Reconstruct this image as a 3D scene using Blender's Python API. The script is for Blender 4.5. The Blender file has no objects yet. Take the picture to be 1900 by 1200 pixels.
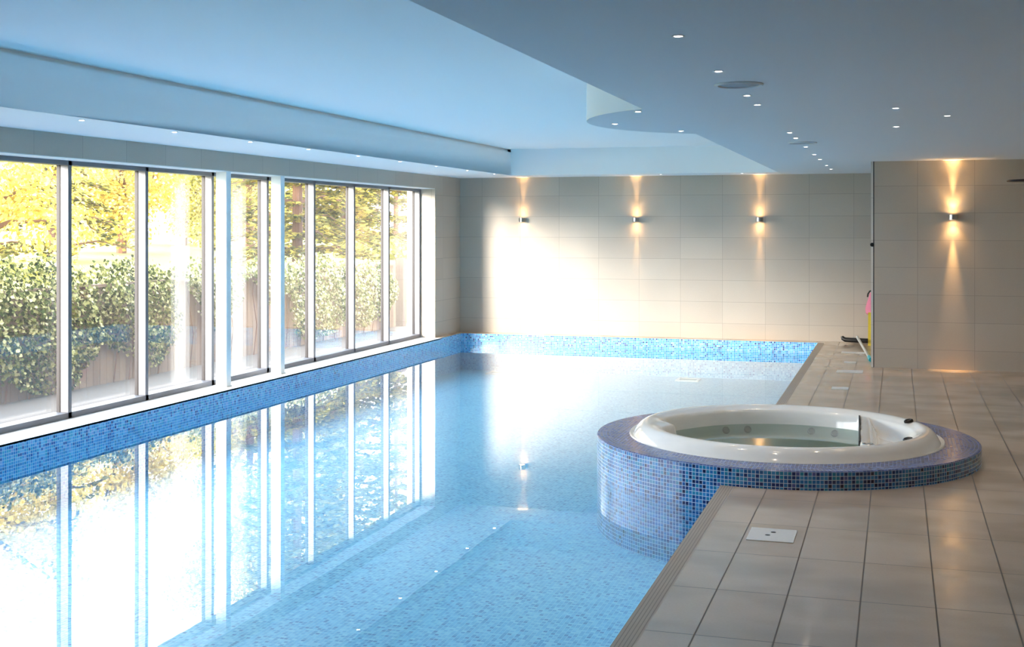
import bpy, bmesh, math, random
from mathutils import Vector, Matrix
PI = math.pi
C = bpy.context.scene.collection
sc = bpy.context.scene
random.seed(7)

# ------------------------------------------------------------------ materials
def lin(h):
    h = h.lstrip('#')
    out = []
    for i in (0, 2, 4):
        c = int(h[i:i + 2], 16) / 255
        out.append(c / 12.92 if c <= .04045 else ((c + .055) / 1.055) ** 2.4)
    return (*out, 1)

class NT:
    """small helper around a material node tree"""
    def __init__(self, name):
        self.m = bpy.data.materials.new(name); self.m.use_nodes = True
        self.t = self.m.node_tree; self.t.nodes.clear()
        self.out = self.t.nodes.new('ShaderNodeOutputMaterial')
    def n(self, typ, ins=None, **kw):
        nd = self.t.nodes.new(typ)
        for k, v in kw.items(): setattr(nd, k, v)
        for k, v in (ins or {}).items():
            s = nd.inputs[k]
            if isinstance(v, bpy.types.NodeSocket): self.t.links.new(v, s)
            else: s.default_value = v
        return nd
    def math(self, op, a, b=0.0, c=0.0):
        return self.n('ShaderNodeMath', {0: a, 1: b, 2: c}, operation=op).outputs[0]
    def mix(self, f, a, b):
        nd = self.t.nodes.new('ShaderNodeMix'); nd.data_type = 'RGBA'
        for s, v in ((nd.inputs[0], f), (nd.inputs[6], a), (nd.inputs[7], b)):
            if isinstance(v, bpy.types.NodeSocket): self.t.links.new(v, s)
            else: s.default_value = v
        return nd.outputs[2]
    def ramp(self, fac, stops, interp='LINEAR'):
        nd = self.n('ShaderNodeValToRGB', {0: fac}); r = nd.color_ramp; r.interpolation = interp
        while len(r.elements) < len(stops): r.elements.new(0.5)
        for e, (p, c) in zip(r.elements, stops): e.position = p; e.color = c
        return nd.outputs[0]
    def surf(self, s):
        self.t.links.new(s, self.out.inputs[0]); return self.m
    def bsdf(self, col, rough=.5, **kw):
        ins = {'Base Color': col, 'Roughness': rough}; ins.update(kw)
        return self.n('ShaderNodeBsdfPrincipled', ins).outputs[0]

def plain(name, hexcol, rough=.5, metal=0., **kw):
    t = NT(name)
    nz = t.n('ShaderNodeTexNoise', {'Scale': 14., 'Detail': 2.})
    c = lin(hexcol)
    col = t.mix(nz.outputs[0], tuple(v * .93 for v in c[:3]) + (1,), tuple(min(1, v * 1.05) for v in c[:3]) + (1,))
    return t.surf(t.bsdf(col, rough, Metallic=metal, **kw))

def grid(t, tw, th, gw, gh=None):
    """uv in metres -> (grout mask, per tile random colour, u, v)"""
    gh = gw if gh is None else gh
    uv = t.n('ShaderNodeUVMap').outputs[0]
    s = t.n('ShaderNodeSeparateXYZ', {0: uv})
    u, v = s.outputs[0], s.outputs[1]
    a = t.math('DIVIDE', u, tw); b = t.math('DIVIDE', v, th)
    du = t.math('MULTIPLY', t.math('PINGPONG', a, .5), tw)
    dv = t.math('MULTIPLY', t.math('PINGPONG', b, .5), th)
    mu = t.math('LESS_THAN', du, gw / 2); mv = t.math('LESS_THAN', dv, gh / 2)
    mask = t.math('MAXIMUM', mu, mv)
    cell = t.n('ShaderNodeCombineXYZ', {0: t.math('FLOOR', a), 1: t.math('FLOOR', b), 2: .37})
    wn = t.n('ShaderNodeTexWhiteNoise', {'Vector': cell.outputs[0]}, noise_dimensions='3D')
    return mask, wn, uv, u, v

def mosaic(name, stops, grout, size=.025, rough=.12, gw=.0035):
    t = NT(name)
    mask, wn, uv, u, v = grid(t, size, size, gw)
    col = t.ramp(wn.outputs[0], stops, 'CONSTANT')
    col = t.mix(mask, col, lin(grout))
    rg = t.math('ADD', t.math('MULTIPLY', mask, .5), rough)
    bump = t.n('ShaderNodeBump', {'Strength': .25, 'Distance': .002, 'Height': t.math('SUBTRACT', 1., mask)})
    return t.surf(t.bsdf(col, rg, Normal=bump.outputs[0]))

POOL = [(0, lin('#7cc6ea')), (.30, lin('#6ab8e2')), (.55, lin('#94d4f0')), (.74, lin('#52a2d6')), (.88, lin('#aaddf4')), (.95, lin('#3c80c2'))]
BAND = [(0, lin('#4ea4dc')), (.26, lin('#3a8ccc')), (.46, lin('#74c2ea')), (.66, lin('#46b0d4')), (.82, lin('#2f62ac')), (.91, lin('#8fb4e4')), (.96, lin('#1d3f84'))]
TUBC = [(0, lin('#2a6fae')), (.22, lin('#1f5692')), (.44, lin('#3f86bc')), (.62, lin('#2a7ea4')), (.76, lin('#1a3670')), (.92, lin('#505f9c')), (.95, lin('#121f4c'))]
TOPC = [(0, lin('#465a94')), (.25, lin('#56689e')), (.5, lin('#3e4c84')), (.7, lin('#6a76a8')), (.85, lin('#303f76'))]
m_pool = mosaic('pool mosaic', POOL, '#bfe2f2', rough=.3)
m_band = mosaic('waterline mosaic', BAND, '#d4e6f0')
m_tub = mosaic('tub mosaic', TUBC, '#c6d6e2')
m_top = mosaic('tub top mosaic', TOPC, '#7c88ac', rough=.16)

def stone(name, tw, th, ca, cb, grout, gw, rough, wet=False, speck=.06):
    t = NT(name)
    mask, wn, uv, u, v = grid(t, tw, th, gw)
    big = t.n('ShaderNodeTexNoise', {'Vector': uv, 'Scale': 1.6, 'Detail': 4.})
    fine = t.n('ShaderNodeTexNoise', {'Vector': uv, 'Scale': 90., 'Detail': 3.})
    f = t.math('ADD', t.math('MULTIPLY', wn.outputs[0], .45), t.math('MULTIPLY', big.outputs[0], .55))
    col = t.mix(f, lin(ca), lin(cb))
    dark = t.n('ShaderNodeMix', data_type='RGBA', blend_type='MULTIPLY')
    t.t.links.new(col, dark.inputs[6]); dark.inputs[0].default_value = 1.
    sp = t.math('ADD', t.math('MULTIPLY', fine.outputs[0], speck * 2), 1. - speck)
    t.t.links.new(t.n('ShaderNodeCombineColor', {0: sp, 1: sp, 2: sp}).outputs[0], dark.inputs[7])
    col = dark.outputs[2]
    rg = rough
    if wet:
        mp = t.n('ShaderNodeMapping', {'Vector': uv, 'Scale': (.9, 1.3, 1.), 'Location': (3.1, .4, 0)})
        wz = t.n('ShaderNodeTexNoise', {'Vector': mp.outputs[0], 'Scale': 1.5, 'Detail': 3., 'Roughness': .45})
        w = t.n('ShaderNodeMapRange', {0: wz.outputs[0], 1: .38, 2: .68, 3: 0., 4: 1.}, interpolation_type='SMOOTHSTEP').outputs[0]
        col = t.mix(t.math('MULTIPLY', w, .30), col, lin('#8a7c70'))
        rg = t.math('SUBTRACT', rough, t.math('MULTIPLY', w, rough * .62))
    col = t.mix(mask, col, lin(grout))
    rg = t.math('MAXIMUM', rg, t.math('MULTIPLY', mask, .6))
    h = t.math('ADD', t.math('SUBTRACT', 1., mask), t.math('MULTIPLY', fine.outputs[0], 0. if wet else .2))
    h = t.math('ADD', h, t.math('MULTIPLY', big.outputs[0], .5))
    bump = t.n('ShaderNodeBump', {'Strength': .25, 'Distance': .003, 'Height': h})
    return t.surf(t.bsdf(col, rg, Normal=bump.outputs[0]))

m_wall = stone('wall stone tile', .628, .3185, '#b6a99a', '#c4b8a9', '#a0968a', .005, .42)
m_dwall = stone('shade darkened wall stone tile', .628, .3185, '#6e665e', '#7a7268', '#5a544e', .005, .45)  # darker copy of the wall tile, dimness behind the camera put into its colour
m_deck = stone('deck stone tile', .3155, .664, '#c0ab98', '#cdbaa8', '#6a5f56', .007, .24, wet=True)
def groove_mat():
    t = NT('grooved coping stone')
    uv = t.n('ShaderNodeUVMap').outputs[0]
    s = t.n('ShaderNodeSeparateXYZ', {0: uv})
    d = t.math('PINGPONG', t.math('DIVIDE', s.outputs[0], .0165), .5)
    mk = t.math('LESS_THAN', d, .13)
    nz = t.n('ShaderNodeTexNoise', {'Vector': uv, 'Scale': 3., 'Detail': 4.})
    col = t.mix(mk, t.mix(nz.outputs[0], lin('#a89786'), lin('#b8a896')), lin('#8a7c70'))
    b = t.n('ShaderNodeBump', {'Strength': .5, 'Distance': .004, 'Height': t.math('SUBTRACT', 1., mk)})
    return t.surf(t.bsdf(col, .45, Normal=b.outputs[0]))
m_groove = groove_mat()
m_sill = stone('sunlit tone sill stone', .628, .5, '#dcd2c8', '#e8e0d8', '#b8aea4', .004, .4)  # deck stone lightened, the strong window light painted into its colour

def paint(name, hexcol):
    t = NT(name)
    nz = t.n('ShaderNodeTexNoise', {'Scale': 240., 'Detail': 2.})
    b = t.n('ShaderNodeBump', {'Strength': .04, 'Distance': .001, 'Height': nz.outputs[0]})
    return t.surf(t.bsdf(lin(hexcol), .75, Normal=b.outputs[0]))
m_ceil = paint('white ceiling paint', '#eef0f2')
m_white = paint('white post paint', '#f2f2f0')
m_tray = paint('lit tone tray paint', '#fbf9f7')  # ceiling white lightened, brighter light in the tray put into the colour
m_soff = paint('shaded tone soffit paint', '#e4e5e6')  # same ceiling white greyed, weaker light on the right soffit painted in
m_alu = plain('grey aluminium frame', '#76767b', .42, .2)
m_gasket = plain('brown rubber gasket', '#1e1516', .6)
m_acryl = plain('white tub acrylic', '#eeece8', .10, **{'Coat Weight': .3})
m_black = plain('black plastic', '#17171a', .4)
m_steel = plain('brushed steel', '#b8b8ba', .28, .9)
m_dark = plain('dark bronze metal', '#2a2024', .35, .6)
m_ventd = plain('vent grey', '#a9b0b6', .6)
m_yellow = plain('yellow plastic', '#dcc038', .4)
m_pink = plain('pink net cloth', '#e4869c', .8)
m_turq = plain('turquoise plastic', '#1fb4c8', .4)
m_grey = plain('light grey tube', '#c9c6c0', .35)
m_lid = plain('white plastic cover', '#e4e2e0', .35)
m_drain = plain('grey grille', '#7d8d96', .4)

def emis(name, col, s):
    t = NT(name); return t.surf(t.n('ShaderNodeEmission', {0: col, 1: s}).outputs[0])
m_spot = emis('lit spotlight lens', (1., .88, .80, 1), 24.)
m_lens = emis('lit warm lamp lens', (1., .62, .28, 1), 30.)

def sheet(name, ior, tint, bump=None, haze=0.):
    """clear sheet: fresnel reflection over a see-through body"""
    t = NT(name)
    f0 = ((ior - 1) / (ior + 1)) ** 2
    gl = t.n('ShaderNodeBsdfGlossy', {'Color': (1, 1, 1, 1), 'Roughness': 0.})
    tr = t.n('ShaderNodeBsdfTransparent', {'Color': tint})
    if bump:
        tc = t.n('ShaderNodeTexCoord')
        mp = t.n('ShaderNodeMapping', {'Vector': tc.outputs['Object']})
        nz = t.n('ShaderNodeTexNoise', {'Vector': mp.outputs[0], 'Scale': bump[0], 'Detail': 2.})
        b = t.n('ShaderNodeBump', {'Strength': bump[1], 'Distance': .01, 'Height': nz.outputs[0]})
        t.t.links.new(b.outputs[0], gl.inputs['Normal'])
    g = t.n('ShaderNodeNewGeometry')
    c = t.math('ABSOLUTE', t.n('ShaderNodeVectorMath', {0: b.outputs[0] if bump else g.outputs['Normal'], 1: g.outputs['Incoming']}, operation='DOT_PRODUCT').outputs['Value'])
    fr = t.math('MULTIPLY_ADD', t.math('POWER', t.math('SUBTRACT', 1., c), 5.), 1 - f0, f0)
    body = tr.outputs[0]
    if haze:
        z = t.n('ShaderNodeSeparateXYZ', {0: g.outputs['Position']}).outputs[2]
        hz = t.ramp(t.math('DIVIDE', z, 2.2), [(0, (haze * 2.6,) * 3 + (1,)), (.3, (haze,) * 3 + (1,))])
        body = t.n('ShaderNodeMixShader', {0: hz, 1: body, 2: t.n('ShaderNodeBsdfTranslucent', {0: (.9, .9, .9, 1)}).outputs[0]}).outputs[0]
    mx = t.n('ShaderNodeMixShader', {0: fr, 1: body, 2: gl.outputs[0]})
    return t.surf(mx.outputs[0])
m_glass = sheet('window glass', 1.8, (.985, .99, .99, 1), None, .006)
m_water = sheet('pool water', 1.33, (.80, .94, .97, 1), (2.2, .03))
m_twater = sheet('tub water', 1.33, (.34, .49, .41, 1), (4., .05))

def leafmat(name, stops, trans=.35):
    t = NT(name)
    g = t.n('ShaderNodeNewGeometry')
    col = t.ramp(g.outputs['Random Per Island'], stops)
    a = t.n('ShaderNodeBsdfDiffuse', {0: col}); b = t.n('ShaderNodeBsdfTranslucent', {0: col})
    return t.surf(t.n('ShaderNodeMixShader', {0: trans, 1: a.outputs[0], 2: b.outputs[0]}).outputs[0])
m_ivy = leafmat('ivy leaves', [(0, lin('#141c0e')), (.35, lin('#3c4824')), (.7, lin('#84824a')), (1, lin('#cfc690'))], .25)
m_ivyp = leafmat('pale ivy leaves', [(0, lin('#343f20')), (.35, lin('#6f7444')), (.7, lin('#a8a272')), (1, lin('#e0d8b4'))], .3)
m_lfy = leafmat('yellow leaves', [(0, lin('#a08a3a')), (.4, lin('#d0b850')), (.8, lin('#e6d27a')), (1, lin('#efe4b0'))], .45)
m_lfg = leafmat('green yellow leaves', [(0, lin('#6f6e30')), (.4, lin('#a8a04c')), (.8, lin('#cfc070')), (1, lin('#e2d49a'))], .45)
m_con = leafmat('conifer needles', [(0, lin('#3a4020')), (.4, lin('#747040')), (.8, lin('#b0a048')), (1, lin('#d0bc60'))], .35)
m_bark = plain('tree bark', '#6a4a38', .9)
m_lawn = plain('lawn grass', '#a09a48', .9)
m_ground = plain('pale ground gravel', '#5e5348', .9)
def fence_mat():
    t = NT('fence boards')
    g = t.n('ShaderNodeNewGeometry')
    tc = t.n('ShaderNodeTexCoord')
    mp = t.n('ShaderNodeMapping', {'Vector': tc.outputs['Object'], 'Scale': (8, 30, 2.)})
    nz = t.n('ShaderNodeTexNoise', {'Vector': mp.outputs[0], 'Scale': 1.5, 'Detail': 4.})
    f = t.math('ADD', t.math('MULTIPLY', g.outputs['Random Per Island'], .6), t.math('MULTIPLY', nz.outputs[0], .4))
    return t.surf(t.bsdf(t.mix(f, lin('#5c4636'), lin('#8e7660')), .8))
m_fence = fence_mat()

# ------------------------------------------------------------------ mesh helper
class MB:
    def __init__(self): self.v = []; self.f = []; self.uv = []
    def face(self, pts, uvs=None):
        b = len(self.v); self.v += [tuple(p) for p in pts]
        self.f.append(tuple(range(b, b + len(pts))))
        self.uv.append(uvs or [(p[0], p[1]) for p in pts])
    def box(self, lo, hi, uvf=None):
        x0, y0, z0 = lo; x1, y1, z1 = hi
        P = [(x0, y0, z0), (x1, y0, z0), (x1, y1, z0), (x0, y1, z0), (x0, y0, z1), (x1, y0, z1), (x1, y1, z1), (x0, y1, z1)]
        b = len(self.v); self.v += P
        for q in ((0, 3, 2, 1), (4, 5, 6, 7), (0, 1, 5, 4), (1, 2, 6, 5), (2, 3, 7, 6), (3, 0, 4, 7)):
            self.f.append(tuple(b + i for i in q))
            ps = [P[i] for i in q]
            nx = len({p[0] for p in ps}) == 1; ny = len({p[1] for p in ps}) == 1
            if nx: self.uv.append([(p[1], p[2]) for p in ps])
            elif ny: self.uv.append([(p[0], p[2]) for p in ps])
            else: self.uv.append([(p[0], p[1]) for p in ps])
        return self
    def shift_uv(self, du, dv):
        self.uv = [[(a + du, b + dv) for a, b in f] for f in self.uv]; return self
    def tube(self, pts, rad, n=12, cap=True):
        pts = [Vector(p) for p in pts]
        rads = rad if isinstance(rad, (list, tuple)) else [rad] * len(pts)
        b = len(self.v); prev = None
        for i, p in enumerate(pts):
            d = (pts[min(i + 1, len(pts) - 1)] - pts[max(i - 1, 0)]).normalized()
            a = Vector((0, 0, 1)) if abs(d.z) < .9 else Vector((1, 0, 0))
            if prev is not None: a = prev
            x = (a - d * a.dot(d)).normalized(); prev = x; y = d.cross(x)
            for k in range(n):
                t = 2 * PI * k / n
                self.v.append(tuple(p + (x * math.cos(t) + y * math.sin(t)) * rads[i]))
        for i in range(len(pts) - 1):
            for k in range(n):
                k2 = (k + 1) % n
                self.f.append((b + i * n + k, b + i * n + k2, b + (i + 1) * n + k2, b + (i + 1) * n + k)); self.uv.append([(0, 0)] * 4)
        if cap:
            self.f.append(tuple(b + k for k in reversed(range(n)))); self.uv.append([(0, 0)] * n)
            e = b + (len(pts) - 1) * n
            self.f.append(tuple(e + k for k in range(n))); self.uv.append([(0, 0)] * n)
        return self
    def lathe(self, prof, n=32, c=(0, 0, 0), close=False):
        """prof: list of (r, z); r == 0 makes a pole"""
        b = len(self.v); m = len(prof)
        for r, z in prof:
            for k in range(n):
                t = 2 * PI * k / n
                self.v.append((c[0] + r * math.cos(t), c[1] + r * math.sin(t), c[2] + z))
        rng = range(m) if close else range(m - 1)
        for i in rng:
            j = (i + 1) % m
            for k in range(n):
                k2 = (k + 1) % n
                self.f.append((b + i * n + k, b + i * n + k2, b + j * n + k2, b + j * n + k)); self.uv.append([(0, 0)] * 4)
        return self
    def build(self, name, mat, parent=None, smooth=False, angle=35, bevel=0, merge=False, world=True):
        me = bpy.data.meshes.new(name)
        off = Vector(parent_loc(parent)) if (parent is not None and world) else Vector((0, 0, 0))
        me.from_pydata([tuple(Vector(p) - off) for p in self.v], [], self.f)
        l = me.uv_layers.new(name='UVMap')
        flat = [c for f in self.uv for p in f for c in p]
        l.data.foreach_set('uv', flat)
        if merge or bevel:
            bm = bmesh.new(); bm.from_mesh(me)
            if merge: bmesh.ops.remove_doubles(bm, verts=bm.verts, dist=1e-5)
            bm.to_mesh(me); bm.free()
        me.materials.append(mat)
        if smooth:
            me.polygons.foreach_set('use_smooth', [True] * len(me.polygons))
            me.set_sharp_from_angle(angle=math.radians(angle))
        o = bpy.data.objects.new(name, me); C.objects.link(o)
        if parent is not None: o.parent = parent
        if bevel:
            md = o.modifiers.new('bevel', 'BEVEL'); md.width = bevel; md.segments = 2; md.limit_method = 'ANGLE'
        return o

def parent_loc(p):
    v = Vector(p.location)
    while p.parent is not None:
        p = p.parent; v += Vector(p.location)
    return v

def tag(o, label, cat, group=None, kind=None):
    o['label'] = label; o['category'] = cat
    if group: o['group'] = group
    if kind: o['kind'] = kind
    return o
def thing(name, label, cat, loc=(0, 0, 0), group=None, kind=None):
    o = bpy.data.objects.new(name, None); C.objects.link(o); o.location = loc
    return tag(o, label, cat, group, kind)
def dup(root, loc, label=None):
    r = root.copy(); C.objects.link(r); r.location = loc
    if label: r['label'] = label
    for ch in list(root.children):
        c = ch.copy(); C.objects.link(c); c.parent = r
        for g in list(ch.children):
            d = g.copy(); C.objects.link(d); d.parent = c
    return r

# ------------------------------------------------------------------ dimensions (metres, deck = 0)
WALL = -6.61; PL = -6.50; PR = -1.08; PB = 18.33; BACK = 18.60
WAT = -.15; FLO = -.56; ZC = 2.43; ZH = 2.82; Y0 = -5.0; XR = 3.4
OPN = 17.48; LINT = 2.235; FX = -6.84
NP = 4.415
TC = (-.80, 9.36); TR = 1.37; TT = .12
BC = (-.845, 9.22); BR = 1.37

# ------------------------------------------------------------------ room shell
def arc(c, r, a0, a1, n):
    return [(c[0] + r * math.cos(a0 + (a1 - a0) * i / n), c[1] + r * math.sin(a0 + (a1 - a0) * i / n)) for i in range(n + 1)]

def ngon(path, z, name, mat, du=0, dv=0, up=True, kind='structure', parent=None):
    bm = bmesh.new()
    vs = [bm.verts.new((x, y, z)) for x, y in path]
    bm.faces.new(vs)
    bmesh.ops.triangulate(bm, faces=bm.faces[:])
    bm.normal_update()
    for f in bm.faces:
        if (f.normal.z > 0) != up: f.normal_flip()
    uvl = bm.loops.layers.uv.new('UVMap')
    for f in bm.faces:
        for l in f.loops: l[uvl].uv = (l.vert.co.x + du, l.vert.co.y + dv)
    me = bpy.data.meshes.new(name); bm.to_mesh(me); bm.free(); me.materials.append(mat)
    o = bpy.data.objects.new(name, me); C.objects.link(o)
    if kind: o['kind'] = kind
    if parent is not None: o.parent = parent
    return o

# deck: everything right of the pool and the ledges behind it, with the tub cut out of it
gx = PR + .092
def cut(x): return math.acos((x - TC[0]) / TR)
a = cut(gx)
path = [(gx, Y0)] + arc(TC, TR, -a, a, 72) + [(gx, PB), (PL, PB), (PL, OPN), (WALL - .1, OPN), (WALL - .1, BACK + .1), (XR, BACK + .1), (XR, Y0)]
deck = ngon(path, 0, 'floor', m_deck, .784, -5.04)
tag(deck, 'beige stone tiled pool deck with damp patches', 'floor', kind='structure')
# grooved coping strips, split by the tub
for i, (s, lab) in enumerate(((-1, 'grooved beige stone edge strip in front of the hot tub'), (1, 'grooved beige stone edge strip beyond the hot tub'))):
    ya, yb = TC[1] + s * TR * math.sin(cut(PR)), TC[1] + s * TR * math.sin(a)
    ye = Y0 if s < 0 else PB
    p = [(PR, ya), (gx, yb), (gx, ye), (PR, ye)]
    m = MB()
    m.face([(x, y, 0.0) for x, y in (p if s < 0 else p)], [(x - PR, y) for x, y in p])
    m.face([(PR, ya, 0), (PR, ye, 0), (PR, ye, -.02), (PR, ya, -.02)])
    o = m.build('trim_%d' % (i + 1), m_groove)
    tag(o, lab, 'pool edge', kind='structure')

# pool basin: waterline band as its own part
pb = thing('pool_basin', 'long blue mosaic swimming pool basin beside the windows', 'pool', (PL, Y0, FLO), kind='structure')
m = MB()
m.face([(PL, Y0, FLO), (PR, Y0, FLO), (PR, PB, FLO), (PL, PB, FLO)])
m.build('basin_floor', m_pool, pb)
m = MB()
for z0, z1, mm, nm in ((FLO, -.30, m_pool, 'basin_wall'), (-.30, 0, m_band, 'waterline_band')):
    m = MB()
    m.face([(PL, Y0, z0), (PL, PB, z0), (PL, PB, z1), (PL, Y0, z1)], [(Y0, z0), (PB, z0), (PB, z1), (Y0, z1)])
    m.face([(PL, PB, z0), (PR, PB, z0), (PR, PB, z1), (PL, PB, z1)], [(PL, z0), (PR, z0), (PR, z1), (PL, z1)])
    for y0, y1 in ((Y0, TC[1] - TR * .97), (TC[1] + TR * .97, PB)):
        m.face([(PR, y1, z0), (PR, y0, z0), (PR, y0, z1), (PR, y1, z1)], [(y1, z0), (y0, z0), (y0, z1), (y1, z1)])
    m.face([(PL, Y0, z0), (PL, Y0, z1), (PR, Y0, z1), (PR, Y0, z0)], [(PL, z0), (PL, z1), (PR, z1), (PR, z0)])
    m.build(nm, mm, pb)
ac = cut(PR)
wpath = [(PL, Y0), (PR, Y0)] + arc(TC, TR, 2 * PI - ac, ac, 60) + [(PR, PB), (PL, PB)]
w = ngon(wpath, WAT, 'pool_water', m_water, kind=None)
tag(w, 'still clear pool water reflecting the windows', 'water', kind='stuff')

# left wall: lintel over the windows, end pier, near pier
m = MB()
m.box((-7.06, Y0, LINT), (WALL, BACK + .1, 3.0))
m.shift_uv(-8.405, -2.137)
o = m.build('wall_left', m_wall); tag(o, 'stone tiled strip of wall over the windows', 'wall', kind='structure')
m = MB(); m.box((-7.06, OPN, -.6), (WALL, BACK + .1, LINT)); m.shift_uv(-8.405, -2.137)
o = m.build('wall_left', m_wall); tag(o, 'stone tiled wall pier between the last window and the far corner', 'wall', kind='structure')
m = MB(); m.box((-7.06, Y0, -.6), (WALL, NP, LINT)); m.shift_uv(-8.405, -2.137)
o = m.build('wall_left', m_wall); tag(o, 'stone tiled wall before the first window', 'wall', kind='structure')
m = MB(); m.box((WALL - .45, BACK, -.6), (XR + .2, BACK + .3, 3.0)); m.shift_uv(6.244, -2.137)
o = m.build('wall_back', m_wall); tag(o, 'far stone tiled end wall behind the pool', 'wall', kind='structure')
m = MB(); m.box((-.255, 15.30, 0), (XR, 15.45, 2.6)); m.shift_uv(-.231, -2.137)
o = m.build('wall_partition', m_wall); tag(o, 'grey stone tiled partition wall standing on the deck', 'wall', kind='structure')
m = MB(); m.box((XR, Y0, -.6), (XR + .2, BACK + .3, 3.0)); m.shift_uv(0, -2.137)
o = m.build('wall_right', m_wall); tag(o, 'stone tiled right side wall', 'wall', kind='structure')
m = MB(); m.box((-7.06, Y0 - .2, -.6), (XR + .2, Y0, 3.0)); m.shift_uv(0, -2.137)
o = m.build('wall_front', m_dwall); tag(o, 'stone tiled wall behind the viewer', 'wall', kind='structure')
m = MB(); m.box((WALL - .27, Y0, -.02), (PL, OPN, 0))
o = m.build('trim_5', m_sill, bevel=.003); tag(o, 'stone ledge between the windows and the pool, daylight put into its colour', 'sill', kind='structure')
m = MB(); m.box((FX - .02, NP, 2.2285), (WALL - .002, OPN, LINT))  # added white strip, daylight bounced onto the lintel underside painted in
o = m.build('trim_6', m_white); tag(o, 'added white strip under the lintel, standing in for bounced daylight', 'lintel strip', kind='structure')
# outer sill beyond the frames and plinth under the opening
m = MB(); m.box((-7.10, Y0, -.6), (FX - .03, OPN, -.004))
o = m.build('trim_3', m_deck); tag(o, 'stone outer sill under the windows', 'sill', kind='structure')

# partition corner: pale metal edge profile, dark joint, small dark hinge knob
e = thing('trim_4', 'pale metal corner profile on the partition edge', 'corner trim', (-.27, 15.31, 0), kind='structure')
m = MB(); m.box((-.292, 15.315, .0), (-.266, 15.44, ZC)); m.build('edge_profile', m_sill, e)
m = MB(); m.box((-.266, 15.302, .0), (-.2555, 15.44, ZC)); m.build('dark_joint', m_black, e)
m = MB(); m.lathe([(0, 0), (.02, 0), (.024, .01), (.02, .02), (0, .02)], 16)
k = m.build('knob', m_black, e, smooth=True, world=False)
k.rotation_euler = (PI / 2, 0, 0); k.location = (-.008, .003, 1.447)

# ceiling: low soffits around a raised tray, with the round tongue over the tub
SL, SB, SR, SF = -5.53, 17.83, -1.60, -3.5
ab = math.acos((SR - BC[0]) / BR)
tray = [(SL, SF), (SL, SB), (SR, SB)] + arc(BC, BR, ab, 2 * PI - ab, 48) + [(SR, SF)]
low = [(SL, SF), (SL, SB), (SR, SB)] + arc(BC, BR, ab, 2 * PI - ab, 48) + [(SR, SF)]
rt = low[3:]
m = MB()
def cface(pts, z):
    m.face([(x, y, z) for x, y in pts])
ce = ngon([(WALL - .1, Y0), (SL, Y0), (SL, BACK + .05), (WALL - .1, BACK + .05)], ZC, 'ceiling', m_ceil, up=False)
tag(ce, 'white ceiling with low soffits around a raised tray', 'ceiling', kind='structure')
ngon([(SL, SB), (SR, SB), (SR, BACK + .05), (SL, BACK + .05)], ZC, 'end_soffit', m_ceil, up=False, kind=None, parent=ce)
ngon([(SL, Y0), (SR, Y0), (SR, SF), (SL, SF)], ZC, 'near_soffit', m_ceil, up=False, kind=None, parent=ce)
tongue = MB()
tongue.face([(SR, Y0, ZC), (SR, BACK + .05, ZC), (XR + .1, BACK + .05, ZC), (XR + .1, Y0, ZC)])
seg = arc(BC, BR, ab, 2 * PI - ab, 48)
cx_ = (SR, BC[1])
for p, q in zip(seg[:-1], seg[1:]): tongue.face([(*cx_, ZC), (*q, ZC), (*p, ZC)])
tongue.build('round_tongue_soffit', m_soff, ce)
m = MB()
n = len(low)
for i in range(n):
    (x0, y0), (x1, y1) = low[i], low[(i + 1) % n]
    if x0 == SL and x1 == SL:
        m.face([(x0, y0, ZC), (x1, y1, ZC), (x1, y1, ZH - .04), (x0, y0, ZH - .04)])
        m.face([(x0, y0, ZH - .04), (x1, y1, ZH - .04), (x1 - .05, y1, ZH - .04), (x0 - .05, y0, ZH - .04)])
        m.face([(x0 - .05, y0, ZH - .04), (x1 - .05, y1, ZH - .04), (x1 - .05, y1, ZH), (x0 - .05, y0, ZH)])
    else:
        m.face([(x0, y0, ZC), (x1, y1, ZC), (x1, y1, ZH), (x0, y0, ZH)])
m.build('tray_side', m_tray, ce, smooth=True, angle=30, merge=True)
m = MB(); m.box((WALL - .4, Y0 - .1, ZH), (XR + .2, BACK + .2, ZH + .15)); m.build('raised_tray', m_tray, ce)

# ------------------------------------------------------------------ windows
MY = [17.455 - 1.188 * i for i in range(8)] + [17.455 - 1.188 * i for i in range(8, 18)]
MY = [17.455, 16.265, 15.092, 13.913, 12.720, 11.527, 10.328, 9.170, 7.985] + [7.985 - 1.19 * i for i in range(1, 4)]
ordn = ['first', 'second', 'third', 'fourth', 'fifth', 'sixth', 'seventh', 'eighth', 'ninth', 'tenth', 'eleventh', 'twelfth', 'thirteenth', 'fourteenth', 'fifteenth', 'sixteenth', 'seventeenth']
GX = FX - .100
for i in range(len(MY) - 1):
    y1, y0 = MY[i], MY[i + 1]
    wn = thing('window_%d' % (i + 1), 'tall grey framed window, %s from the far end wall' % ordn[i], 'window', (FX, y0, 0), kind='structure')
    m = MB(); m.box((FX - .08, y1 - .024, .05), (FX, y1 + .024, 2.19)); m.build('mullion', m_alu, wn, bevel=.003)
    m = MB(); m.box((FX - .118, y1 - .027, .045), (FX - .081, y1 + .027, 2.195)); m.build('gasket', m_gasket, wn)
    m = MB(); m.box((FX - .14, y0 - .024, 2.19), (FX + .002, y1 + .0235, 2.228)); m.build('head_rail', m_alu, wn)
    m = MB(); m.box((FX - .14, y0 - .024, .0), (FX + .002, y1 + .0235, .05)); m.build('sill_rail', m_alu, wn)
    m = MB(); m.box((GX - .012, y0 + .02, .04), (GX + .012, y1 - .02, 2.2)); m.build('glass_pane', m_glass, wn)

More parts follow.
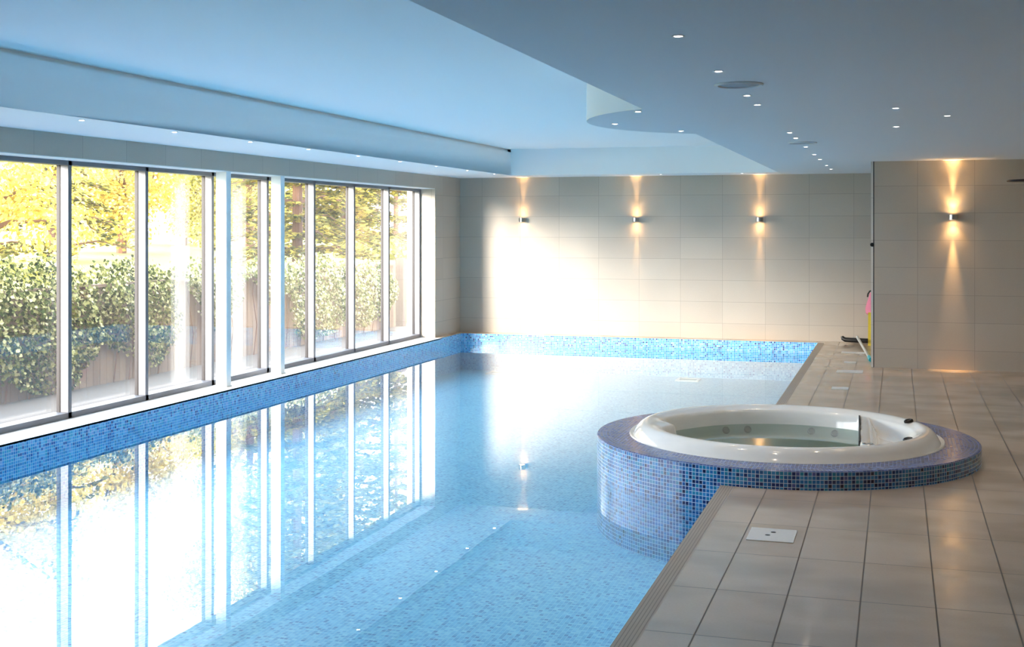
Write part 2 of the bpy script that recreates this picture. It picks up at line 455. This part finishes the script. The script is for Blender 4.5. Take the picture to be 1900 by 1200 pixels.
for yy, lab in ((11.473, 'white square post before the window, nearer the viewer'), (12.662, 'white square post before the window, nearer the far wall')):
    p = thing('post', lab, 'post', (-6.68, yy, 0), 'white posts in the window opening')
    m = MB(); m.box((-6.745, yy - .048, 0), (-6.622, yy + .048, 2.228)); m.build('post_shaft', m_white, p, bevel=.004)
    m = MB(); m.box((-6.752, yy - .055, 0), (-6.615, yy + .055, .012)); m.build('base_plate', m_white, p)

# ------------------------------------------------------------------ hot tub
tub = thing('hot_tub', 'round white hot tub in a blue mosaic surround', 'hot tub', (TC[0], TC[1], 0))
m = MB(); N = 128
for i in range(N):
    t0, t1 = 2 * PI * i / N, 2 * PI * (i + 1) / N
    p0 = (TC[0] + TR * math.cos(t0), TC[1] + TR * math.sin(t0)); p1 = (TC[0] + TR * math.cos(t1), TC[1] + TR * math.sin(t1))
    u0, u1 = t0 * TR, t1 * TR
    z1 = TT - .006
    m.face([(*p0, FLO), (*p1, FLO), (*p1, z1), (*p0, z1)], [(u0, FLO + .005), (u1, FLO + .005), (u1, z1 + .011), (u0, z1 + .011)])
m.build('mosaic_side', m_tub, tub, smooth=True, merge=True)
m = MB()
rr = [(TR, TT - .006), (TR - .006, TT), (TR - .10, TT), (TR - .20, TT), (1.05, TT)]
for i in range(N):
    t0, t1 = 2 * PI * i / N, 2 * PI * (i + 1) / N
    for (ra, za), (rb, zb) in zip(rr[:-1], rr[1:]):
        P = [(TC[0] + r * math.cos(t), TC[1] + r * math.sin(t), z) for r, t, z in ((ra, t0, za), (ra, t1, za), (rb, t1, zb), (rb, t0, zb))]
        if ra > TR - .09: U = [(t0 * TR, ra), (t1 * TR, ra), (t1 * TR, rb), (t0 * TR, rb)]
        else: U = [(p[0], p[1]) for p in P]
        m.face(P, U)
m.build('mosaic_top', m_top, tub, smooth=True, merge=True)

RX, RY = Vector((.9964, .0852)), Vector((-.0852, .9964))      # tub local axes
def tl(u, v, z): return (TC[0] + RX.x * u + RY.x * v, TC[1] + RX.y * u + RY.y * v, z)
def sst(a, b, x):
    t = max(0, min(1, (x - a) / (b - a))); return t * t * (3 - 2 * t)
def rin(th):
    d = (th - PI + PI) % (2 * PI) - PI
    r = .905 - .10 * math.exp(-((d - .05) / .13) ** 2) + .03 * math.exp(-((d + .35) / .18) ** 2)
    d2 = (th + PI) % (2 * PI) - PI
    r += .05 * math.exp(-(d2 / .5) ** 2)
    return r
def zt(r, th):
    ri = rin(th)
    if r >= ri:
        if r > 1.0: return .205 - .085 * ((r - 1.0) / .10) ** 2.4
        t = (r - ri) / (1.0 - ri)
        return .178 + .027 * math.sin(t * PI / 2)
    u = r * math.cos(th) - .0575 * r * math.sin(th); d = ri - r
    dch = .55 - u
    if dch > 0:
        k = min(sst(0, .13, d), sst(0, .04, dch))
        return .178 - .65 * k
    dn = min(d, u - .60)
    if dn <= 0: return .178
    return .178 - .125 * sst(0, .10, dn)
m = MB(); NA, NR = 240, 110
rs = [1.10 * (i / NR) for i in range(NR + 1)]
for ir, r in enumerate(rs):
    for k in range(NA):
        th = 2 * PI * k / NA
        m.v.append(tl(r * math.cos(th), r * math.sin(th), zt(max(r, 1e-4), th)))
base = len(m.v)
for r, z in ((1.105, .122), (1.125, .128), (1.13, .1205)):
    for k in range(NA):
        th = 2 * PI * k / NA; m.v.append(tl(r * math.cos(th), r * math.sin(th), z))
for ir in range(NR + 3):
    for k in range(NA):
        k2 = (k + 1) % NA
        m.f.append((ir * NA + k, (ir + 1) * NA + k, (ir + 1) * NA + k2, ir * NA + k2)); m.uv.append([(0, 0)] * 4)
m.build('acrylic_shell', m_acryl, tub, smooth=True, angle=60, merge=True)
# dark skimmer slot on the dividing ridge
m = MB()
q = [(.548 + .0575 * v - e, v) for v, e in ((-.50, .012), (-.50, 0), (.70, 0), (.70, .012))]
lo_ = [tl(u, v, .07) for u, v in q]; hi_ = [tl(u, v, .182) for u, v in q]
b0 = 0; m.v += lo_ + hi_
for f in ((3, 2, 1, 0), (4, 5, 6, 7), (0, 1, 5, 4), (1, 2, 6, 5), (2, 3, 7, 6), (3, 0, 4, 7)): m.f.append(f); m.uv.append([(0, 0)] * 4)
m.build('skimmer_slot', m_black, tub)
def jet(u, v, z, r, tilt, face):
    m = MB(); m.lathe([(0, .012), (r * .6, .012), (r * .75, .02), (r, .014), (r, 0), (0, 0)], 20)
    o = m.build('jet', m_black, tub, smooth=True, world=False)
    p = tl(u, v, z); o.location = (p[0] - TC[0], p[1] - TC[1], z)
    o.rotation_euler = (tilt, 0, face)
for u in (-.45, -.28, .22, .40):
    rr_ = rin(math.atan2(.8, u)) - .05
    v = math.sqrt(rr_ ** 2 - u * u)
    jet(u, v, .022, .030, 1.0, math.atan2(-u, v))
for u, v in ((.915, .31), (.85, -.33)):
    jet(u, v, zt(math.hypot(u, v), math.atan2(v, u)) + .004, .034, .25, -1.4)
m = MB(); m.lathe([(.026, 0), (.04, 0), (.04, .008), (.034, .014), (.026, .008)], 24, close=True)
o = m.build('air_control', m_steel, tub, smooth=True, world=False)
p = tl(.56, -.66, .19); o.location = (p[0] - TC[0], p[1] - TC[1], .178)
# water in the tub
wp = []
for k in range(120):
    th = 2 * PI * k / 120
    r = rin(th) - .045
    u, v = r * math.cos(th), r * math.sin(th)
    u = min(u, .535 + .0575 * v)
    x, y, _ = tl(u, v, 0); wp.append((x, y))
tw = ngon(wp, .068, 'tub_water', m_twater, kind=None)
tag(tw, 'greenish clear water inside the round hot tub', 'water', kind='stuff')

# ------------------------------------------------------------------ lamps
def sconce(name_label, x, y, z, pw, first=None):
    s = thing('wall_light', name_label, 'wall light', (x, y, z), 'small cylinder wall lights')
    cy = y - .075
    m = MB(); m.lathe([(.046, -.032), (.05, -.03), (.05, .03), (.046, .032), (.04, .032), (.04, -.032)], 28, (x, cy, z), close=True)
    m.build('lamp_body', m_steel, s, smooth=True)
    m = MB(); m.box((x - .018, cy + .048, z - .02), (x + .018, y, z + .02)); m.build('wall_bracket', m_steel, s)
    for sg in (1, -1):
        m = MB(); m.lathe([(0, sg * .02), (.039, sg * .02)], 20, (x, cy, z))
        o = m.build('lens', m_lens, s)
        for pwr, ang, off in ((pw * 7., 21, -.043), (pw * .35, 95, -.06)):
            L = bpy.data.lights.new('lamp_bulb', 'SPOT'); L.energy = pwr; L.color = (1., .60, .24)
            L.spot_size = math.radians(ang); L.spot_blend = 1.; L.shadow_soft_size = .012
            lo = bpy.data.objects.new('lamp_bulb', L); C.objects.link(lo); lo.parent = s
            lo.location = (0, off, sg * .04)
            lo.rotation_euler = (0 if sg < 0 else PI, 0, 0)
    return s
sconce('small metal wall light on the far wall, nearest the windows', -5.563, BACK, 1.768, 6)
sconce('small metal wall light in the middle of the far wall', -3.767, BACK, 1.768, 6)
sconce('small metal wall light on the far wall, nearest the partition', -1.927, BACK, 1.768, 6)
sconce('small metal wall light on the grey partition wall', .621, 15.30, 1.769, 15)

def spot_proto():
    s = thing('recessed_spotlight', '', 'ceiling spotlight', (0, 0, ZC))
    m = MB(); m.lathe([(.016, 0), (.026, 0), (.029, -.002), (.026, -.004), (.018, -.003)], 20, close=True)
    m.build('trim_ring', m_white, s, smooth=True, world=False)
    m = MB(); m.lathe([(0, -.0027), (.0175, -.0027)], 20)
    m.build('lens', m_spot, s, world=False)
    L = bpy.data.lights.new('spot_bulb', 'SPOT'); L.energy = 7.; L.color = (1., .78, .56)
    L.spot_size = math.radians(105); L.spot_blend = .9; L.shadow_soft_size = .02
    lo = bpy.data.objects.new('spot_bulb', L); C.objects.link(lo); lo.parent = s; lo.location = (0, 0, -.012)
    return s
sp = spot_proto(); used = False
def spots(locs, fmt, group):
    global used
    for i, (x, y) in enumerate(locs):
        lab = fmt % (ordn[i] if '%s' in fmt else '')
        if not used: o = sp; o.location = (x, y, ZC); o['label'] = lab; used = True
        else: o = dup(sp, (x, y, ZC), lab)
        o['group'] = group
spots([(-5.66, 7.72), (-5.635, 8.90), (-5.62, 10.12), (-5.60, 11.25), (-5.60, 12.45), (-5.60, 13.65), (-5.60, 14.85), (-5.60, 16.05), (-5.60, 17.25)],
      'small round spotlight in the window side soffit, %s from the near end', 'spotlights along the window side soffit')
spots([(-.85, 5.04), (-.85, 6.236), (-.845, 7.433), (-.845, 8.01), (-.84, 10.44), (-.84, 11.093), (-.84, 12.32), (-.84, 13.63), (-.84, 14.64), (-.84, 16.07), (-.84, 17.14)],
      'small round spotlight in the line over the deck edge, %s from the near end', 'spotlights in the line over the deck edge')
for (x, y), lab in zip([(-1.662, 8.247), (-2.025, 9.173), (-1.663, 10.004)],
        ['spotlight on the round ceiling tongue, nearest its near corner', 'spotlight at the leftmost bulge of the round ceiling tongue', 'spotlight on the round ceiling tongue, nearest its far corner']):
    o = dup(sp, (x, y, ZC), lab); o['group'] = 'spotlights ringed over the hot tub'
for (x, y), lab in zip([(-.007, 8.499), (-.004, 10.062), (.337, 9.186)],
        ['upper spotlight of the two stacked right of the round vents', 'lower spotlight of the two stacked right of the round vents', 'rightmost spotlight on the ceiling, above the partition wall light']):
    o = dup(sp, (x, y, ZC), lab); o['group'] = 'spotlights ringed over the hot tub'
for (x, y), lab in zip([(-3.30, 18.05), (-2.12, 18.05)],
        ['faint spotlight in the far soffit above the middle wall light', 'faint spotlight in the far soffit above the right wall light']):
    o = dup(sp, (x, y, ZC), lab); o['group'] = 'spotlights in the far soffit'
# flush round ceiling vents
for (x, y), lab in (((-.822, 6.84), 'larger looking round flush ceiling vent, nearer the viewer'), ((-.828, 11.70), 'thin looking round flush ceiling vent, farther away')):
    s = thing('ceiling_vent', lab, 'ceiling vent', (x, y, ZC), 'round flush ceiling vents')
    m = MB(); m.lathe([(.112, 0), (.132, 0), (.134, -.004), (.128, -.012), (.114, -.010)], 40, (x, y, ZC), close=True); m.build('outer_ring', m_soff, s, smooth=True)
    m = MB(); m.lathe([(0, -.004), (.113, -.004)], 40, (x, y, ZC)); m.build('grille_disc', m_ventd, s)

# ------------------------------------------------------------------ deck covers, drains
def lid(x0, x1, y0, y1, lab, holes=False):
    s = thing('access_cover', lab, 'access cover', ((x0 + x1) / 2, (y0 + y1) / 2, 0), 'white covers set in the deck')
    m = MB(); m.box((x0, y0, 0.0005), (x1, y1, .004)); m.build('cover_plate', m_lid, s, bevel=.0015)
    if holes:
        cx, cy = (x0 + x1) / 2 - .01, (y0 + y1) / 2 + .02
        for dx, dy in ((-.012, -.035), (.012, .035)):
            m = MB(); m.lathe([(0, .0045), (.014, .0045), (.014, .003)], 16, (cx + dx, cy + dy, 0)); m.build('finger_hole', m_black, s)
lid(-.762, -.516, 6.65, 6.93, 'white rectangular cover with two finger holes beside the hot tub', True)
lid(-.66, -.37, 14.62, 14.90, 'widest bright white cover beside the partition foot')
lid(-.64, -.47, 13.10, 13.30, 'small white cover just beyond the hot tub rim')
lid(-.62, -.47, 15.66, 15.86, 'small white cover next to the turquoise pole end')
lid(-.70, -.40, 16.90, 17.10, 'faint pale cover on the deck near the far wall')
def drain(x, y, lab):
    s = thing('pool_drain', lab, 'pool drain', (x, y, FLO), 'white framed drains on the pool floor')
    w_, d_ = .165, .17
    m = MB()
    for a0, a1 in (((-w_, -d_), (w_, -d_ + .05)), ((-w_, d_ - .05), (w_, d_)), ((-w_, -d_ + .05), (-w_ + .04, d_ - .05)), ((w_ - .04, -d_ + .05), (w_, d_ - .05))):
        m.box((x + a0[0], y + a0[1], FLO + .001), (x + a1[0], y + a1[1], FLO + .02))
    m.build('drain_frame', m_lid, s)
    m = MB()
    for k in range(6): m.box((x - w_ + .04, y - d_ + .055 + k * .038, FLO + .001), (x + w_ - .04, y - d_ + .08 + k * .038, FLO + .012))
    m.build('grille', m_drain, s)
drain(-2.88, 17.95, 'white framed drain on the pool floor, below the partition side light')
drain(-5.75, 17.95, 'white framed drain on the pool floor, nearest the window wall')

# ------------------------------------------------------------------ shower, cleaning gear
s = thing('mounted_rain_shower', 'dark round rain shower head on the partition wall', 'shower', (1.30, 15.30, 2.2))
m = MB(); m.lathe([(0, .012), (.03, .016), (.185, .008), (.198, 0), (.193, -.010), (0, -.012)], 40, (1.355, 14.75, 2.168)); m.build('shower_disc', m_dark, s, smooth=True)
m = MB(); m.tube([(1.355, 14.75, 2.178), (1.355, 14.75, 2.235), (1.36, 14.77, 2.262), (1.367, 14.80, 2.27), (1.52, 15.29, 2.27)], .013); m.build('shower_arm', m_dark, s, smooth=True)
m = MB(); m.tube([(1.52, 15.28, 2.27), (1.52, 15.30, 2.27)], .035, 20); m.build('wall_flange', m_dark, s, smooth=True)

s = thing('pool_brush', 'long pool brush with black head lying on the deck', 'pool brush', (-.5, 17.2, 0))
m = MB()
m.tube([(-.745, 18.34, .10), (-.735, 18.335, .075), (-.70, 18.33, .055), (-.62, 18.325, .05), (-.33, 18.30, .048)], [.02, .03, .034, .034, .034], 14)
m.build('brush_head', m_black, s, smooth=True)
m = MB(); m.tube([(-.535, 18.28, .10), (-.33, 16.20, .028)], .019, 14); m.build('pole', m_grey, s, smooth=True)
m = MB(); m.tube([(-.331, 16.21, .028), (-.303, 15.92, .026)], .026, 14); m.build('grip', m_turq, s, smooth=True)

s = thing('wet_floor_sign', 'yellow folding floor sign behind the partition edge', 'floor sign', (-.25, 18.2, 0))
def slab(name, y0, y1, t):
    m = MB(); P = []
    for (y, z) in ((y0, 0), (y1, .44)):
        P.append([(-.385, y, z), (-.12, y, z), (-.12, y + t, z), (-.385, y + t, z)])
    m.v += P[0] + P[1]
    for f in ((3, 2, 1, 0), (4, 5, 6, 7), (0, 1, 5, 4), (1, 2, 6, 5), (2, 3, 7, 6), (3, 0, 4, 7)): m.f.append(f); m.uv.append([(0, 0)] * 4)
    m.build(name, m_yellow, s)
slab('front_board', 18.10, 18.20, .012); slab('rear_board', 18.315, 18.222, .012)
m = MB(); m.tube([(-.385, 18.216, .445), (-.12, 18.216, .445)], .012); m.build('hinge', m_yellow, s, smooth=True)

s = thing('hanging_net_bag', 'pink net bag hanging on a black hook by the partition', 'bag', (-.33, 18.55, .6))
m = MB(); m.lathe([(.004, .26), (.022, .25), (.03, .21), (.06, .12), (.085, .03), (.08, -.04), (.05, -.07), (0, -.075)], 20, (-.345, 18.50, .47)); m.build('net_pouch', m_pink, s, smooth=True)
m = MB(); m.tube([(-.40, 18.52, .66), (-.395, 18.50, .70), (-.37, 18.49, .74), (-.345, 18.50, .75), (-.335, 18.54, .76), (-.335, 18.60, .76)], .011); m.build('hook', m_black, s, smooth=True)
m = MB(); m.tube([(-.345, 18.50, .73), (-.333, 18.53, .80), (-.328, 18.58, 1.0)], .006, 8); m.build('cord', m_white, s, smooth=True)

# ------------------------------------------------------------------ garden
GZ = -.38; FNX = -9.85
o = ngon([(-7.06, -8), (-7.06, 40), (FNX - .2, 40), (FNX - .2, -8)], GZ, 'ground', m_ground)
tag(o, 'pale gravel strip between the windows and the fence', 'ground', kind='structure')
m = MB()
for (x0, z0), (x1, z1) in (((FNX - .06, .80), (-16., 1.02)), ((-16, 1.02), (-26, 1.25)), ((-26, 1.25), (-70, 1.5))):
    m.face([(x0, -8, z0), (x1, -8, z1), (x1, 80, z1), (x0, 80, z0)][::-1])
m.face([(FNX - .06, -8, .80), (FNX - .06, 80, .80), (FNX - .06, 80, GZ), (FNX - .06, -8, GZ)])
o = m.build('lawn', m_lawn); tag(o, 'sunlit yellow green lawn rising behind the fence', 'lawn', kind='structure')

fn = thing('garden_fence', 'low vertical board timber fence behind the ivy', 'fence', (FNX, 14, GZ))
m = MB(); y = 3.0
while y < 23.6:
    m.box((FNX, y, GZ), (FNX + .02, y + .135, .88 + random.uniform(-.01, .01))); y += .142
m.build('board_panel', m_fence, fn)
m = MB(); m.box((FNX - .01, 3.0, .88), (FNX + .05, 23.6, .92)); m.build('cap_rail', m_fence, fn)
for yy in (8.2, 10.6, 13.0, 15.4, 17.8, 20.2):
    m = MB(); m.box((FNX - .05, yy, GZ), (FNX - .001, yy + .09, .9)); m.build('fence_post', m_fence, fn)
g = MB(); g.box((FNX - .02, 23.78, GZ), (FNX + .16, 23.94, 1.02))
o = g.build('gate_post', plain('dark post wood', '#4a3830', .8), bevel=.01); tag(o, 'dark timber post at the far end of the fence', 'post')

def leaf(m, p, n, s, rnd):
    """a folded leaf: two quads along a midrib"""
    n = Vector(n).normalized()
    a = Vector((rnd.uniform(-1, 1), rnd.uniform(-1, 1), rnd.uniform(-1, .4)))
    a = (a - n * a.dot(n)).normalized(); b = n.cross(a)
    p = Vector(p); l = s * rnd.uniform(.7, 1.2); w = l * .42; up = n * (l * .14)
    i = len(m.v)
    m.v += [tuple(p - a * l * .5), tuple(p + a * l * .5), tuple(p + b * w - a * l * .1 + up), tuple(p - b * w - a * l * .1 + up), tuple(p + b * w * .7 + a * l * .2 + up), tuple(p - b * w * .7 + a * l * .2 + up)]
    m.f += [(i, i + 1, i + 4, i + 2), (i + 1, i, i + 3, i + 5)]; m.uv += [[(0, 0)] * 4] * 2

def ivy(y0, y1, ztop, zlow, dens, mat, lab, seed, size=.075, swag=.5):
    rnd = random.Random(seed)
    o = thing('ivy_plant', lab, 'ivy', (FNX + .1, (y0 + y1) / 2, GZ), 'ivy growing over the fence')
    m = MB()
    ph = rnd.uniform(0, 6)
    cnt = int((y1 - y0) * (ztop - zlow) * dens)
    for _ in range(cnt):
        y = rnd.uniform(y0, y1)
        q = (y - y0) / (y1 - y0)
        edge = math.sin(q * PI) ** .35
        zl = zlow + swag * (.5 + .5 * math.sin(y * 3.1 + ph)) * (1.0) + (1 - edge) * .8
        zt_ = ztop - (1 - edge) * .35 + .06 * math.sin(y * 5.3 + ph) + .05 * math.sin(y * 13 + ph) - .12 * rnd.random() ** 3 + .10 * rnd.random() ** 6
        if zl > zt_: continue
        z = zl + (zt_ - zl) * rnd.random() ** .8
        bulge = .10 + .22 * math.sin(max(0, min(1, (z - zl) / (zt_ - zl + 1e-6))) * PI) * edge + .06 * math.sin(y * 7 + z * 6)
        x = FNX + .03 + bulge * rnd.uniform(.35, 1.05)
        if z > .9: x -= rnd.uniform(0, .35)
        leaf(m, (x, y, z), (1, rnd.uniform(-1.1, .6), rnd.uniform(-.3, 1.2)), size, rnd)
    m.build('foliage', mat, o)
    st = MB()
    for k in range(4):
        y = y0 + (y1 - y0) * (.2 + .2 * k)
        st.tube([(FNX + .05, y, GZ), (FNX + .07, y + .06, .1), (FNX + .05, y - .04, .6), (FNX + .04, y + .03, .9)], [.011, .009, .007, .005], 6)
    st.build('stem', m_bark, o)
ivy(7.6, 9.6, 1.28, -.42, 1255, m_ivyp, 'dense ivy on the fence, seen behind the window nearest the viewer', 1, 0.056, .1)
ivy(9.6, 11.5, 1.24, -.42, 1134, m_ivyp, 'ragged ivy hanging on the fence, at the left edge of the second window', 2, 0.053, .45)
ivy(11.55, 13.6, 1.27, -.44, 1296, m_ivy, 'dark full height ivy in the second window from the left', 3, 0.053, .12)
ivy(13.7, 15.4, 1.2, -.42, 1215, m_ivy, 'ivy over the fence in the third window from the left', 4, 0.053, .35)
ivy(15.5, 17.4, 1.12, .1, 1134, m_ivyp, 'short ivy capping the fence behind the first white post', 5, 0.053, .5)
ivy(17.4, 19.2, 1.13, .38, 1255, m_ivyp, 'short pale ivy capping bare boards beyond the second white post', 6, 0.053, .4)
ivy(18.9, 21.2, 1.16, -.44, 1215, m_ivyp, 'tall pale ivy in the third window from the far wall', 7, 0.053, .15)
ivy(21.2, 23.3, .95, -.44, 1134, m_ivyp, 'pale trailing ivy in the second window from the far wall', 8, 0.056, .25)

# ray directions of the photograph's columns, used only to choose where the trees stand
YAW = math.atan((1664 - 950) / 2310.)
def along(px, d):
    k = (px - 950) / 2310.
    return (d * (-math.sin(YAW) + k * math.cos(YAW)), d * (math.cos(YAW) + k * math.sin(YAW)))
def lawn_z(x):
    x = -x
    for (a0, z0), (a1, z1) in (((9.9, .80), (16, 1.02)), ((16, 1.02), (26, 1.25)), ((26, 1.25), (70, 1.5))):
        if x <= a1: return z0 + (z1 - z0) * (x - a0) / (a1 - a0)
    return 1.5
def broadleaf(px, d, h, rad, n, mat, lab, seed, size=.2, zlow=.4):
    rnd = random.Random(seed); x, y = along(px, d); z = lawn_z(x)
    o = thing('garden_tree', lab, 'tree', (x, y, z), 'trees beyond the lawn')
    tr = MB()
    tr.tube([(x, y, z - .1), (x + .05, y, z + h * .3), (x - .05, y + .05, z + h * .6), (x, y, z + h * .92)], [.12, .10, .07, .03], 8)
    br = []
    for k in range(11):
        a = rnd.uniform(0, 2 * PI); zz = z + h * rnd.uniform(.18, .7); e = rad * rnd.uniform(.5, .85)
        end = (x + e * math.cos(a), y + e * math.sin(a), zz + rnd.uniform(.1, .3) * h); br.append(end)
        tr.tube([(x, y, zz), ((x + end[0]) / 2, (y + end[1]) / 2, zz + .1 * h), end], [.06, .04, .015], 6)
    tr.build('trunk', m_bark, o, smooth=True)
    m = MB()
    cl = [(e[0], e[1], e[2], rad * rnd.uniform(.32, .5)) for e in br]
    for k in range(16):
        a = rnd.uniform(0, 2 * PI); rr = rad * math.sqrt(rnd.random()) * .85; zz = zlow + (h - zlow) * rnd.random()
        taper = 1 - .5 * abs(zz / h - .45) * 1.4
        cl.append((x + rr * taper * math.cos(a), y + rr * taper * math.sin(a), z + zz, rad * rnd.uniform(.25, .42)))
    for _ in range(n):
        c = rnd.choice(cl)
        v = Vector((rnd.gauss(0, 1), rnd.gauss(0, 1), rnd.gauss(0, .8))).normalized() * c[3] * rnd.uniform(.5, 1.05)
        leaf(m, (c[0] + v.x, c[1] + v.y, max(z + .05, c[2] + v.z)), v + Vector((rnd.uniform(-.4, .4), rnd.uniform(-.4, .4), .4)), size, rnd)
    m.build('crown', mat, o)
def conifer(px, d, h, rad, mat, lab, seed, size=.2, gap=.42, zlow=.25, dens=1.):
    rnd = random.Random(seed); x, y = along(px, d); z = lawn_z(x)
    o = thing('conifer_tree', lab, 'tree', (x, y, z), 'trees beyond the lawn')
    tr = MB(); tr.tube([(x, y, z - .1), (x, y, z + h * .5), (x, y, z + h)], [.12, .08, .02], 8)
    m = MB(); zz = zlow
    while zz < h * .97:
        f = 1 - zz / h; R = rad * (f ** .8) * rnd.uniform(.85, 1.1) + .1
        for k in range(max(5, int(10 * f + 4))):
            a = rnd.uniform(0, 2 * PI); L = R * rnd.uniform(.7, 1.1)
            dx, dy = math.cos(a), math.sin(a); droop = rnd.uniform(.10, .3)
            pts = [(x + dx * L * t, y + dy * L * t, z + zz + .12 * L * math.sin(t * 2.4) - droop * L * t * t) for t in (0, .5, 1)]
            tr.tube(pts, [.03, .02, .006], 5, cap=False)
            for q in range(int((10 + 22 * L) * dens)):
                t = rnd.random() ** .65
                px_, py_ = x + dx * L * t, y + dy * L * t
                sw = .22 * L * (1 - t * .6) * rnd.uniform(-1, 1)
                pz = z + zz + .12 * L * math.sin(t * 2.4) - droop * L * t * t - abs(sw) * .3 + rnd.uniform(-.06, .03)
                leaf(m, (px_ - dy * sw, py_ + dx * sw, max(z + .03, pz)), (rnd.uniform(-.5, .5), rnd.uniform(-.5, .5), 1), size, rnd)
        zz += gap * rnd.uniform(.7, 1.1) * (.5 + .6 * f)
    tr.build('trunk', m_bark, o, smooth=True); m.build('needles', mat, o)

broadleaf(-60, 20, 2.7, 1.9, 12000, m_lfy, 'bright yellow tree at the left edge of the view', 11, 0.082)
conifer(100, 24, 3.9, 1.7, m_con, 'greyish green tree left of the first window mullion', 12, .13, dens=1.4)
broadleaf(225, 29, 3.6, 2.1, 15000, m_lfy, 'yellow leaved tree seen in the second window from the left', 13, 0.090)
broadleaf(340, 37, 3.9, 2.2, 21630, m_lfg, 'yellow green bushy tree in the third window from the left', 14, 0.082, .2)
broadleaf(462, 32.5, 7.6, 2.0, 21630, m_lfg, 'golden green tree between the two white posts', 15, 0.090, .2)
conifer(552, 26, 9.0, 1.8, m_con, 'green gold conifer just right of the second white post', 16, .135, dens=1.5)
conifer(640, 38, 12.0, 2.9, m_con, 'dark conifer behind the third window from the far wall', 17, .17, dens=1.4)
conifer(735, 47, 11.0, 2.7, m_con, 'thin branched conifer seen nearest the far wall', 18, .17, gap=.75, dens=.9)
broadleaf(140, 43.5, 4.8, 3.0, 13765, m_lfg, 'tall pale tree far behind the greyish green tree', 19, 0.146)
broadleaf(410, 52, 6.0, 3.2, 13765, m_lfy, 'tall yellow tree far behind the white posts', 20, 0.162)
conifer(600, 66, 16.0, 3.6, m_con, 'tall conifer far behind the two front conifers', 21, .26, dens=1.3)
# low bush
def bush(px, d, h, rad, n, mat, lab, seed, size=.11):
    rnd = random.Random(seed); x, y = along(px, d); z = lawn_z(x)
    o = thing('garden_bush', lab, 'bush', (x, y, z), 'bushes at the fence top')
    m = MB()
    for _ in range(n):
        v = Vector((rnd.gauss(0, 1), rnd.gauss(0, 1), abs(rnd.gauss(0, 1)))).normalized() * rnd.uniform(.6, 1.05)
        leaf(m, (x + v.x * rad, y + v.y * rad, z + .03 + v.z * h), v + Vector((0, 0, .3)), size, rnd)
    m.build('foliage', mat, o)
    t = MB(); t.tube([(x, y, z - .05), (x + .03, y, z + h * .6)], [.04, .015], 6); t.build('stem', m_bark, o)
bush(700, 31, .50, 1.1, 1500, m_lfg, 'low yellow green bush above the far end of the fence', 31)
bush(55, 18, .30, .9, 900, m_lfg, 'low bush on the lawn behind the first window', 32, .09)

# ------------------------------------------------------------------ daylight
w = bpy.data.worlds.new('sky'); sc.world = w; w.use_nodes = True
nt = w.node_tree; nt.nodes.clear()
tc = nt.nodes.new('ShaderNodeTexCoord'); sx = nt.nodes.new('ShaderNodeSeparateXYZ'); nt.links.new(tc.outputs['Generated'], sx.inputs[0])
rp = nt.nodes.new('ShaderNodeValToRGB'); nt.links.new(sx.outputs[2], rp.inputs[0])
els = rp.color_ramp.elements
els[0].position = 0.; els[0].color = (1., .97, .92, 1)
els[1].position = .6; els[1].color = (.66, .80, 1., 1)
e2 = rp.color_ramp.elements.new(.22); e2.color = (.92, .96, 1., 1)
bg = nt.nodes.new('ShaderNodeBackground'); bg.inputs[1].default_value = 6.2; nt.links.new(rp.outputs[0], bg.inputs[0])
ow = nt.nodes.new('ShaderNodeOutputWorld'); nt.links.new(bg.outputs[0], ow.inputs[0])
S = bpy.data.lights.new('sun', 'SUN'); S.energy = 8.0; S.angle = math.radians(16); S.color = (1., .90, .76)
so = bpy.data.objects.new('sun', S); C.objects.link(so)
az, el = math.radians(23.6), math.radians(10.4)
dv = Vector((math.sin(az) * math.cos(el), math.cos(az) * math.cos(el), -math.sin(el)))
so.rotation_euler = dv.to_track_quat('-Z', 'Y').to_euler(); so.location = (-20, -30, 12)

# ------------------------------------------------------------------ camera
cam = bpy.data.cameras.new('camera'); co = bpy.data.objects.new('camera', cam); C.objects.link(co)
co.location = (0, 0, 1.65); co.rotation_euler = (PI / 2, 0, YAW)
cam.sensor_fit = 'HORIZONTAL'; cam.sensor_width = 36.; cam.lens = 2310. / 1900 * 36
cam.shift_y = -178. / 1900; cam.clip_end = 300
sc.camera = co
sc.view_settings.view_transform = 'Standard'; sc.view_settings.look = 'None'
sc.view_settings.exposure = 1.1; sc.view_settings.gamma = 1.; sc.view_settings.use_curve_mapping = False
sc.cycles.use_denoising = True
sc.cycles.max_bounces = 14; sc.cycles.diffuse_bounces = 6; sc.cycles.transparent_max_bounces = 24
sc.cycles.sample_clamp_indirect = 20.
